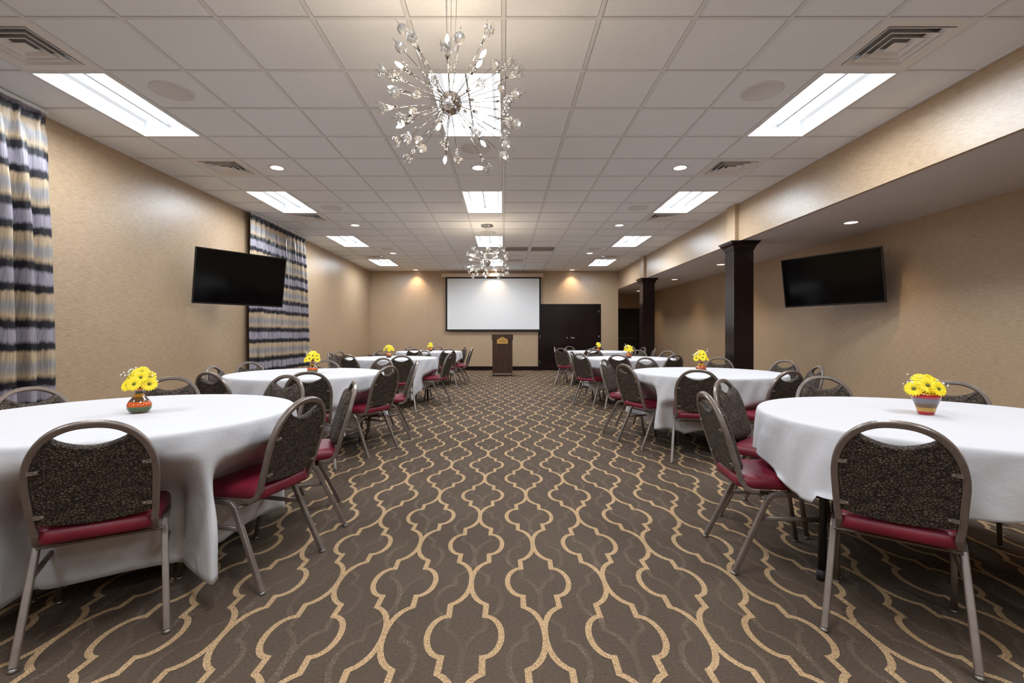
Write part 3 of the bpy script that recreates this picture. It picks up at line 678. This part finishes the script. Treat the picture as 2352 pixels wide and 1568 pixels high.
def make_chair():
    r = thing('banquet_chair', 'x', 'chair')
    # seat
    o = []; f0, b0 = .205, -.215
    def corner(cx_, cy_, rad, a0):
        return [(cx_ + rad * math.cos(a0 + PI / 2 * k / 5), cy_ + rad * math.sin(a0 + PI / 2 * k / 5)) for k in range(6)]
    o = corner(f0 - .06, .205 - .06, .06, 0) + corner(b0 + .05, .178 - .05, .05, PI / 2) + corner(b0 + .05, -.178 + .05, .05, PI) + corner(f0 - .06, -.205 + .06, .06, 3 * PI / 2)
    s_ = MB(); pillow(s_, o, lambda x, y, d: (x, y, .392 + d), [(.012, 0), (0, .004), (0, .03), (.004, .045), (.016, .056), (.045, .0625), (.10, .0655)]); s_.build('seat', M['vinyl'], r)
    # back cushion
    out = back_outline(.0118); 
    top = max(z for y, z in out)
    yc_ = .098; left = [p for p in out if p[0] > yc_ or p[1] < .6]; right = [p for p in out if p[0] < -yc_]
    L = [p for p in out if p[0] >= yc_]; R_ = [p for p in out if p[0] <= -yc_]
    smile = []
    za, zb = L[-1][1] - .002, R_[0][1] - .002
    for k in range(1, 12):
        u = k / 12; y = L[-1][0] + (R_[0][0] - L[-1][0]) * u; smile.append((y, za - .036 * math.sin(PI * u) ** .85))
    bot = []
    for k in range(1, 8):
        u = k / 8; y = R_[-1][0] + (L[0][0] - R_[-1][0]) * u; bot.append((y, .47 - .018 * math.sin(PI * u)))
    poly = L + smile + R_ + bot
    n_ = Vector((math.cos(LEAN), 0, math.sin(LEAN)))
    def to3(y, z, d): return (back_x(z) + n_.x * d, y, z + n_.z * d)
    b2 = MB(); pillow(b2, poly, to3, [(.003, -.0105), (0, -.007), (0, .012), (.004, .026), (.014, .036), (.034, .041)])
    b2.build('backrest', M['pebble'], r)
    # back frame tube
    path = []
    oo = back_outline(0)
    low = [(-.125, .174, .383), (-.160, .172, .385), (-.185, .170, .398), (back_x(.43), .169, .43)]
    path = low + [(back_x(z), y, z) for y, z in oo] + [(x, -y, z) for x, y, z in reversed(low)]
    bf = MB().sweep(path, .024, .024, n=12, power=.42, smooth=False); bf = bf.build('back_frame', M['frame'], r)
    for sy in (1, -1):
        for z in (.50, .665):
            y1 = .166 if z < .6 else .170
            m_ = MB(); x = back_x(z) - .0135
            m_.box(x - .002, x + .002, min(sy * y1, sy * (y1 - .03)), max(sy * y1, sy * (y1 - .03)), z - .007, z + .007); m_.ball((x - .003, sy * (y1 - .024), z), .0055, 6)
            m_.build('bracket', M['frame'], bf)
    for sy in (1, -1):
        y = sy * .190
        rail = [(.17, y, .378), (.05, y, .378), (-.045, y, .376), (-.072, y + sy * .001, .370), (-.092, y + sy * .002, .352), (-.102, y + sy * .003, .330), (-.25, sy * .2115, .012)]
        lg = MB().sweep(rail, .024, .024, n=12, power=.42, side=(0, 1, 0), smooth=False).build('leg', M['frame'], r)
        MB().lathe([(.0001, 0), (.014, 0), (.015, .006), (.010, .014), (.0001, .014)], 14, (-.252, sy * .2118, 0)).build('foot_glide', M['glide'], lg)
        fr_ = MB().sweep([(.165, sy * .190, .366), (.218, sy * .196, .012)], .022, .022, n=12, power=.45, side=(0, 1, 0)).build('leg', M['frame'], r)
        MB().lathe([(.0001, 0), (.013, 0), (.014, .006), (.009, .014), (.0001, .014)], 14, (.219, sy * .196, 0)).build('foot_glide', M['glide'], fr_)
        MB().sweep([(.182, sy * .191, .262), (-.135, sy * .194, .262)], .014, .022, n=10, power=.5, side=(0, 1, 0)).build('stretcher', M['frame'], r)
    MB().sweep([(-.10, -.19, .352), (-.10, .19, .352)], .012, .02, n=10, power=.5, side=(0, 0, 1)).sweep([(.15, -.19, .372), (.15, .19, .372)], .012, .02, n=8, side=(0, 0, 1)).build('crossbar', M['frame'], r)
    return r
proto = make_chair(); index_kids(proto)
TOPZ = EYE - .84
TAB = {'L1': (-1.87, 2.40), 'L2': (-2.0, 4.88), 'L3': (-1.88, 8.05), 'L4': (-1.73, 11.1), 'R1': (2.06, 2.28), 'R2': (2.11, 5.0), 'R3': (2.07, 7.98), 'R4': (2.2, 11.15)}
TN = {'L1': 'nearest left table', 'L2': 'second left table', 'L3': 'third left table', 'L4': 'farthest left table', 'R1': 'nearest right table', 'R2': 'second right table', 'R3': 'third right table', 'R4': 'farthest right table'}
def top(x, y): Y = TOPZ * F / (y - VY); return ((x - VX) * Y / F, Y)
# (table, kind, position, facing or None, where)
CH = [
 ('L1', 'M', (-1.462, 1.712), (-.51, .86), 'its back to the camera, front side of'),
 ('L1', 'M', (-1.0, 2.288), (-.968, .25), 'beside the aisle, burgundy seat showing, right side of'),
 ('L1', 'M', (-1.02, 3.02), (-.92, -.39), 'seen edge-on from the side, far aisle corner of'),
 ('L1', 'T', top(658, 863), None, 'front facing us, right of the vase, beyond'),
 ('L1', 'T', top(407, 863), None, 'front facing us, just right of the vase, beyond'),
 ('L1', 'T', top(65, 884), None, 'in front of the curtain, far left of'),
 ('L1', 'P', 218, None, 'cut off by the photo edge, front left of'),
 ('L2', 'T', top(478, 851), None, 'dark back to the camera, near left of'),
 ('L2', 'T', top(484, 838), (.98, .1), 'turned sideways by the wall, left side of'),
 ('L2', 'T', top(587, 829), None, 'in front of the striped curtain, far left of'),
 ('L2', 'T', top(732, 825), None, 'hidden behind the yellow flowers of'),
 ('L2', 'T', top(883, 821), None, 'front facing us, far right of'),
 ('L2', 'M', (-1.15, 4.57), (-.90, .433), 'back to the aisle, near right side of'),
 ('L2', 'M', (-1.05, 5.38), (-.976, -.215), 'seen edge-on from the side, far right of'),
 ('L2', 'T', top(706, 851), None, 'dark back to the camera, near right of'),
 ('L3', 'T', top(922.6, 815), None, 'dark back to the camera, near right of'),
 ('L3', 'T', top(797.6, 812.6), None, 'dark back to the camera, near left of'),
 ('L3', 'T', top(755, 809), (.99, .05), 'narrow edge-on, at the left side of'),
 ('L3', 'T', top(776, 805), None, 'light front, far left side of'),
 ('L3', 'T', top(877, 802.2), None, 'partly hidden behind the flowers of'),
 ('L3', 'T', top(977, 804), None, 'front facing us, far right of'),
 ('L3', 'M', (-.93, 7.8), (-.97, .22), 'beside the aisle at the right of'),
 ('L4', 'T', top(950, 799.5), None, 'dark back to the camera, near left of'),
 ('L4', 'T', top(940, 795), None, 'front facing us, far left of'),
 ('L4', 'T', (-1.64, 12.05), None, 'front facing us, just right of the flowers of'),
 ('L4', 'T', (-1.14, 9.95), None, 'dark back to the camera, near right of'),
 ('L4', 'T', (-.92, 11.6), (-.93, -.36), 'light edge-on front, far right side of'),
 ('L4', 'M', (-.79, 10.95), (-1, .03), 'beside the aisle near the lectern, right of'),
 ('R1', 'M', (1.393, 1.70), (.61, .79), 'its back to the camera, front side of'),
 ('R1', 'M', (1.11, 2.47), (.985, -.1), 'beside the aisle, tablecloth on its seat, left of'),
 ('R1', 'M', (1.50, 3.13), (.69, -.72), 'right behind the aisle chair, far left of'),
 ('R1', 'T', top(1898, 861), None, 'front facing us, beyond the middle of'),
 ('R1', 'T', (2.86, 3.10), None, 'behind the red and gold vase of'),
 ('R1', 'M', (2.57, 1.66), None, 'mostly out of the photo, front right of'),
 ('R2', 'T', top(1806, 825), None, 'light front, far right corner of'),
 ('R2', 'T', top(1817, 846.5), None, 'dark back to the camera, near right corner of'),
 ('R2', 'T', top(1886, 840), (-.97, .23), 'narrow edge-on by the wall, right side of'),
 ('R2', 'M', (1.68, 4.15), (.33, .944), 'its back to the camera, front of'),
 ('R2', 'M', (1.28, 4.87), (.94, .34), 'back to the aisle, left side of'),
 ('R2', 'M', (1.26, 5.7), (.84, -.53), 'light front beside the aisle, far left of'),
 ('R2', 'T', top(1480.5, 820), None, 'front facing us, left of the vase, beyond'),
 ('R2', 'T', top(1652, 819), None, 'front facing us, right of the vase, beyond'),
 ('R3', 'T', top(1542, 813), None, 'dark back to the camera, near right of'),
 ('R3', 'T', top(1410, 812.6), None, 'dark back to the camera, near left of'),
 ('R3', 'M', (1.25, 7.57), (.79, .62), 'back to the aisle, left side of'),
 ('R3', 'T', top(1311, 806), (.93, -.36), 'light narrow front beside the aisle, far left of'),
 ('R3', 'T', top(1365, 802.2), None, 'front facing us, left of the vase, beyond'),
 ('R3', 'T', top(1466, 802.6), None, 'just right of the flowers, beyond'),
 ('R3', 'T', top(1535, 804), None, 'front facing us, far right side of'),
 ('R4', 'T', top(1359, 799.5), None, 'dark back to the camera, near side of'),
 ('R4', 'M', (1.30, 10.55), (.66, .75), 'in front of the double doors, aisle side of'),
 ('R4', 'T', (1.22, 11.55), (.95, -.25), 'thin edge showing behind the aisle chair of'),
 ('R4', 'T', top(1307, 794), None, 'light front before the double doors, far left of'),
 ('R4', 'T', (2.38, 12.1), None, 'hidden behind the flowers of'),
 ('R4', 'T', (3.22, 12.15), None, 'beyond the third table flowers, far right of'),
 ('R4', 'T', (3.33, 11.35), (-1, -.1), 'second to last on the wall side of'),
 ('R4', 'T', (3.40, 10.72), (-.96, .25), 'tilted edge-on at the right end of'),
]
spots = []
for tb, kd, p, u, wh in CH:
    c = Vector(TAB[tb]); fixed = kd == 'M'
    if kd == 'P': a_ = math.radians(p); p = c + .8 * Vector((math.cos(a_), math.sin(a_))); kd = 'M'
    p = Vector(p); u = Vector(u).normalized() if u else (c - p).normalized()
    spots.append([p + u * (.25 if kd == 'M' else .335), u, 0.0 if fixed else 1.0])
def corners(o, u): 
    v = Vector((-u.y, u.x)); return [o + u * x + v * y for x, y in ((-.262, -.218), (.218, -.206), (.218, .206), (-.262, .218))]
for it in range(60):                       # chairs that would touch are nudged apart
    for i in range(len(spots)):
        for j in range(i):
            if (spots[i][0] - spots[j][0]).length > .75: continue
            A, B = corners(*spots[i][:2]), corners(*spots[j][:2]); best = None
            for u in (spots[i][1], spots[j][1]):
                for ax in (u, Vector((-u.y, u.x))):
                    pa, pb = [q.dot(ax) for q in A], [q.dot(ax) for q in B]
                    d = min(max(pa), max(pb)) - max(min(pa), min(pb))
                    if d <= 0: best = None; break
                    if best is None or d < best[0]: best = (d, ax if sum(pa) > sum(pb) else -ax)
                else: continue
                best = None; break
            if best:
                wi, wj = spots[i][2], spots[j][2]; m_ = best[1] * (best[0] + .001)
                if wi + wj == 0: continue
                for q_, w_, sg in ((i, wi, 1), (j, wj, -1)):
                    mv = m_ * (w_ / (wi + wj)) * sg; ray = spots[q_][0].normalized()
                    if w_ and abs(ray.dot(mv.normalized())) > .3: mv = ray * (mv.length / ray.dot(mv.normalized()))
                    spots[q_][0] = spots[q_][0] + mv
chairs = {k: [] for k in TAB}; first = True
for (tb, kd, p, u_, wh), (o, u, w_) in zip(CH, spots):
    lab = f"brown chair {wh} the {TN[tb]}"; rz = math.atan2(u.y, u.x); grp = f"chairs around the {TN[tb]}"
    if first: proto.location = (o.x, o.y, 0); proto.rotation_euler = (0, 0, rz); proto['label'] = lab; proto['group'] = grp; first = False
    else: dup(proto, (o.x, o.y, 0), rz, lab, grp)
    chairs[tb].append((o, u))

# ---------------------------------------------------------------- tables and cloths
ZT_ = .735; RT = .745
def table(tb, leg0):
    cx_, cy_ = TAB[tb]
    t = thing('round_table', f"round folding table with black legs under white cloth, {TN[tb]}", 'table', (cx_, cy_, 0), group='round banquet tables')
    MB().lathe([(.0001, ZT_ - .03), (RT - .008, ZT_ - .03), (RT, ZT_ - .024), (RT, ZT_ - .006), (RT - .006, ZT_ - .002), (.0001, ZT_ - .002)], 48).build('tabletop', M['walnut'], t)
    P = []
    for k in range(4):
        a_ = math.radians(leg0[k] if isinstance(leg0, tuple) else leg0 + 90 * k); near = min(abs((a_ - math.atan2(o.y - cy_, o.x - cx_) + PI) % (2 * PI) - PI) for o, u in chairs[tb])
        rl = .60 if near > math.radians(24) or tb == 'R1' else .36
        x, y = rl * math.cos(a_), rl * math.sin(a_); P.append((x, y))
        l = MB().sweep([(x * .97, y * .97, ZT_ - .03), (x, y, .0)], .034, n=14).build('leg', M['black'], t)
        MB().sweep([(x, y, 0.0), (x, y, .05)], .04, n=14).build('foot_cap', M['rubber'], l)
    for i, j in ((0, 1), (2, 3)):
        a2, b2 = Vector(P[i]), Vector(P[j]); MB().sweep([(*a2, ZT_ - .06), (*b2, ZT_ - .06)], .025, n=8).build('crossbar', M['black'], t)
        m2 = (a2 + b2) / 2; MB().sweep([(m2.x, m2.y, ZT_ - .2), (m2.x * .2, m2.y * .2, ZT_ - .035)], .012, n=6).sweep([(*(a2 * .99), ZT_ - .2), (*(b2 * .99), ZT_ - .2)], .02, n=8).build('brace', M['black'], t)
def cloth(tb, drop, seed, folds, look, amp=1.0, lap=()):
    cx_, cy_ = TAB[tb]; rnd = random.Random(seed); NA = 240
    hz = [(rnd.choice((5, 6, 7, 8, 9, 11, 13)), rnd.uniform(0, 2 * PI), rnd.uniform(.5, 1)) for _ in range(5)]
    hl = [(rnd.choice((3, 4, 5, 7)), rnd.uniform(0, 2 * PI), rnd.uniform(.01, .025)) for _ in range(3)]
    rs = [.08, .2, .35, .5, .62, .70, .735]; NR = 22
    vs = [(0, 0, ZT_ + .003)]; fs = []
    zt = ZT_ + .003; loc = [( (o - Vector((cx_, cy_))), u) for o, u in chairs[tb]]
    for r_ in rs:
        for i in range(NA): a_ = 2 * PI * i / NA; vs.append((r_ * math.cos(a_), r_ * math.sin(a_), zt))
    prof = [(.748, -.002), (.754, -.008), (.757, -.018)]
    for r_, dz in prof:
        for i in range(NA): a_ = 2 * PI * i / NA; vs.append((r_ * math.cos(a_), r_ * math.sin(a_), zt + dz))
    for k in range(1, NR + 1):
        for i in range(NA):
            a_ = 2 * PI * i / NA; L = drop + sum(w_ * math.sin(n_ * a_ + p_) for n_, p_, w_ in hl); ex = 0; tw = 0
            for (deg, dl, outw, wd_) in folds:
                da = (a_ - math.radians(deg) + PI) % (2 * PI) - PI; g_ = math.exp(-(da / wd_) ** 2); L += dl * math.exp(-(da / (wd_ * 1.5)) ** 2); ex += outw * g_; tw -= da * g_ * .55
            s_ = .018 + (L - .018) * k / NR; q = s_ / .42
            f_ = sum(w_ * math.sin(n_ * a_ + p_) for n_, p_, w_ in hz) / 2.2
            r_ = .757 + q * (.010 + amp * .040 * (max(f_, -.8) + .25)) + ex * q + .004 * math.sin(17 * a_ + 9 * s_) * q + .006 * math.sin(29 * a_ + 14 * s_ + 2 * math.sin(5 * a_)) * min(1, s_ * 9)
            aa = a_ + tw * min(q, 1.3)
            x, y, z = r_ * math.cos(aa), r_ * math.sin(aa), zt - s_
            for ci, (o, u) in enumerate(loc):         # cloth gives way to chair backs and seats
                d = Vector((x, y)) - o; lx = d.x * u.x + d.y * u.y; ly = -d.x * u.y + d.y * u.x
                if abs(ly) < .36 and -.42 < lx < .34:
                    e_ = min(1, max(0, (.36 - abs(ly)) / .13)); edge = e_ * e_ * (3 - 2 * e_)
                    lim = -.20 - .31 * (max(z, .4) - .416) + .062
                    if ci not in lap:
                        w2 = min(1, max(0, (.685 - z) / .24)); lim = lim + (.09 - lim) * w2 ** 1.2
                    if lx < lim:
                        push = (lim - lx) * edge; x += u.x * push; y += u.y * push; lx += push
                    if ci in lap and abs(ly) < .25 and lx < .24 and z < .475:
                        over = .475 - z; z = .470 + .35 * max(0, .04 - over) * (i % 2 == 0) * 0
                        sh_ = min(over, lx - lim) * .8
                        if sh_ > 0: x -= u.x * sh_; y -= u.y * sh_
            vs.append((x, y, max(z, .012)))
    nr = len(rs) + len(prof) + NR
    for i in range(NA): fs.append((0, 1 + i, 1 + (i + 1) % NA))
    for r_ in range(nr - 1):
        for i in range(NA): i2 = (i + 1) % NA; fs.append((1 + r_ * NA + i, 1 + (r_ + 1) * NA + i, 1 + (r_ + 1) * NA + i2, 1 + r_ * NA + i2))
    o = MB().add(vs, fs, 0, True).build('tablecloth', M['linen'], None, (cx_, cy_, 0))
    so = o.modifiers.new('thickness', 'SOLIDIFY'); so.thickness = .0016; so.offset = 1
    tag(o, f"white cloth {look} on the {TN[tb]}", 'tablecloth', 'white tablecloths')
for tb, l0 in (('L1', (22, 92, 186, 259)), ('L2', 40), ('L3', 15), ('L4', 30), ('R1', 187), ('R2', 190), ('R3', 200), ('R4', 175)): table(tb, l0)
cloth('L1', .58, 1, [(-34, .02, .05, .13), (-74, .04, .05, .17), (-12, .03, .03, .1), (60, .0, .04, .2), (150, .0, .04, .2), (200, .0, .05, .2)], 'hanging in long folds to near the floor', 1.3)
cloth('L2', .47, 2, [(-50, .06, .05, .15), (-20, .05, .03, .12), (-110, .1, .05, .15), (40, .1, .04, .2), (150, .1, .04, .2)], 'bunched between the chairs', 1.4)
cloth('L3', .45, 3, [(-55, .17, .07, .12), (-130, .1, .05, .15), (40, .1, .04, .2)], 'with one long hanging corner', 1.4)
cloth('L4', .45, 4, [(-30, .08, .04, .15), (-130, .1, .04, .15), (60, .1, .04, .2)], 'smooth, near the back wall', 1.2)
cloth('R1', .245, 5, [(190, .03, .03, .18), (215, .04, .03, .2), (-60, .03, .05, .25), (100, .1, .04, .2), (40, .1, .04, .2)], 'hanging short over a chair seat', .9, (0, 1, 2, 3, 4, 5))
cloth('R2', .47, 6, [(208, .07, .05, .12), (176, .07, .10, .1), (235, .06, .04, .12), (-50, .08, .05, .2), (60, .1, .04, .2)], 'with a pointed corner hanging at the aisle', 1.4)
cloth('R3', .45, 7, [(200, .08, .06, .14), (-40, .1, .05, .2), (80, .1, .04, .2)], 'pleated at the aisle side', 1.4)
cloth('R4', .45, 8, [(200, .08, .05, .15), (-60, .1, .05, .15), (80, .1, .04, .2)], 'hanging evenly before the double doors', 1.2)

# ---------------------------------------------------------------- vases and flowers
GOURD = [(.0001, 0), (.030, 0), (.042, .006), (.0505, .020), (.0525, .032), (.050, .046), (.042, .060), (.031, .074), (.021, .086), (.0165, .097), (.0165, .106), (.0205, .115), (.0235, .122), (.0205, .121), (.013, .106), (.0001, .10)]
POT = [(.0001, 0), (.030, 0), (.0325, .004), (.036, .02), (.042, .040), (.049, .060), (.0545, .076), (.0575, .088), (.0575, .098), (.053, .108), (.047, .114), (.043, .115), (.040, .112), (.038, .098), (.0001, .09)]
ROUND = [(.0001, 0), (.026, 0), (.040, .008), (.0475, .026), (.0475, .042), (.042, .058), (.030, .072), (.021, .082), (.018, .092), (.021, .104), (.025, .110), (.021, .109), (.015, .094), (.0001, .09)]
VM = {'g': GOURD, 'p': POT, 'r': ROUND}
pm = MB(); npet = 19
for k in range(npet):
    a_ = 2 * PI * k / npet; c_, s_ = math.cos(a_), math.sin(a_); z0 = .001 * (k % 2)
    row = [(.004, .0015, .0), (.013, .0032, .0035), (.024, .0042, .004), (.030, .0018, .001)]
    vs = []
    for r_, hw_, dz in row:
        for e in (-1, 1): vs.append((r_ * c_ - e * hw_ * s_, r_ * s_ + e * hw_ * c_, dz + z0))
    pm.add(vs, [(2 * i, 2 * i + 2, 2 * i + 3, 2 * i + 1) for i in range(3)], 0)
PET = pm.mesh('petals', M['petal']); EYE_M = MB().ball((0, 0, .002), .0072, 8, sz=.45).mesh('flower_centre', M['eye'])
def bouquet(x, y, z0, neck, label, seed, spread, nfl, white_side, hgt):
    rnd = random.Random(seed); t = thing('flower_bouquet', label, 'flowers', (x, y, z0 + neck), group='yellow daisy bouquets')
    st = MB(); pos = []
    for k in range(nfl):
        az = 2 * PI * k / nfl * 1.0 + rnd.uniform(-.3, .3) - PI / 2; ring = [1, .62, .25][k % 3]
        px_, py_ = spread * ring * math.cos(az), spread * ring * .85 * math.sin(az); pz = hgt * (1.0 - .68 * ring ** 2) + rnd.uniform(-.006, .006)
        d = Vector((px_ * 11, py_ * 9 - .75, .55)).normalized(); pos.append((px_, py_, pz))
        o = bpy.data.objects.new('daisy', PET); C.objects.link(o); o.parent = t; o.location = (px_, py_, pz); o.rotation_euler = d.to_track_quat('Z', 'Y').to_euler(); s_ = rnd.uniform(1.0, 1.22) * (1.2 if hgt < .06 else 1); o.scale = (s_,) * 3
        e = bpy.data.objects.new('flower_centre', EYE_M); C.objects.link(e); e.parent = o
        st.sweep([(0, 0, -.03), (px_ * .3, py_ * .3, pz * .4), (px_ * .97, py_ * .97, pz - .003)], .0026, n=5)
    st.build('stems', M['stem'], t)
    for q in range(4):
        wb = MB(); ws = MB(); az = white_side + rnd.uniform(-.9, .9) + (PI if q == 3 else 0); bx, by = spread * .8 * math.cos(az), spread * .6 * math.sin(az); bz = hgt * rnd.uniform(.6, 1.15)
        for k in range(12):
            dx, dy, dz = rnd.gauss(0, .017), rnd.gauss(0, .014), rnd.gauss(0, .014); wb.ico((bx + dx, by + dy, bz + dz), rnd.uniform(.0028, .005))
            ws.sweep([(bx * .6, by * .6, bz * .55), (bx + dx, by + dy, bz + dz)], .001, n=3)
        ws.sweep([(0, 0, -.02), (bx * .6, by * .6, bz * .55)], .0015, n=4)
        o = wb.build('white_blossoms', M['white_petal'], t); ws.build('sprig_stems', M['stem'], o)
ZC = ZT_ + .0055
VS = [('L1', (320, 947), 'g', 'vase_a', 'orange, brown and green striped gourd-shaped vase', 1.0, 13, .066),
      ('L2', (718, 856.5), 'g', 'vase_a', 'striped gourd-shaped vase', 1.0, 14, .06),
      ('L3', (893, 821), 'r', 'vase_b', 'small amber vase', 1.0, 12, .07),
      ('L4', (989, 806.7), 'r', 'vase_b', 'tiny amber vase', .95, 7, .05),
      ('R1', (2127, 951), 'p', 'vase_c', 'red, gold and blue striped tapered pot vase', 1.0, 8, .068),
      ('R2', (1610, 854), 'g', 'vase_b', 'amber and red gourd-shaped vase', 1.0, 11, .06),
      ('R3', (1444, 822), 'r', 'vase_b', 'rounded amber vase', 1.05, 10, .062),
      ('R4', (1374.5, 806.7), 'r', 'vase_b', 'tiny amber bottle vase', .95, 6, .05)]
for k, (tb, (vx, vy), sh_, m_, lab, sc_, nf, spr) in enumerate(VS):
    Y = (EYE - ZC) * F / (vy - VY); X = (vx - VX) * Y / F
    pr = [(r_ * sc_, z_ * sc_) for r_, z_ in VM[sh_]]
    o = MB().lathe(pr, 32).build('vase', M[m_], None, (X, Y, ZC)); tag(o, f"{lab} on the {TN[tb]}", 'vase', 'striped vases on the tables')
    neck = {'g': .122, 'p': .112, 'r': .11}[sh_] * sc_
    bouquet(X, Y, ZC, neck - .004, f"yellow daisies with white sprigs in the vase on the {TN[tb]}", 20 + k, spr, nf, {'L1': PI, 'R1': PI / 2 + .6, 'R2': PI, 'R3': PI}.get(tb, 1.2), .082 if tb != 'R1' else .055)
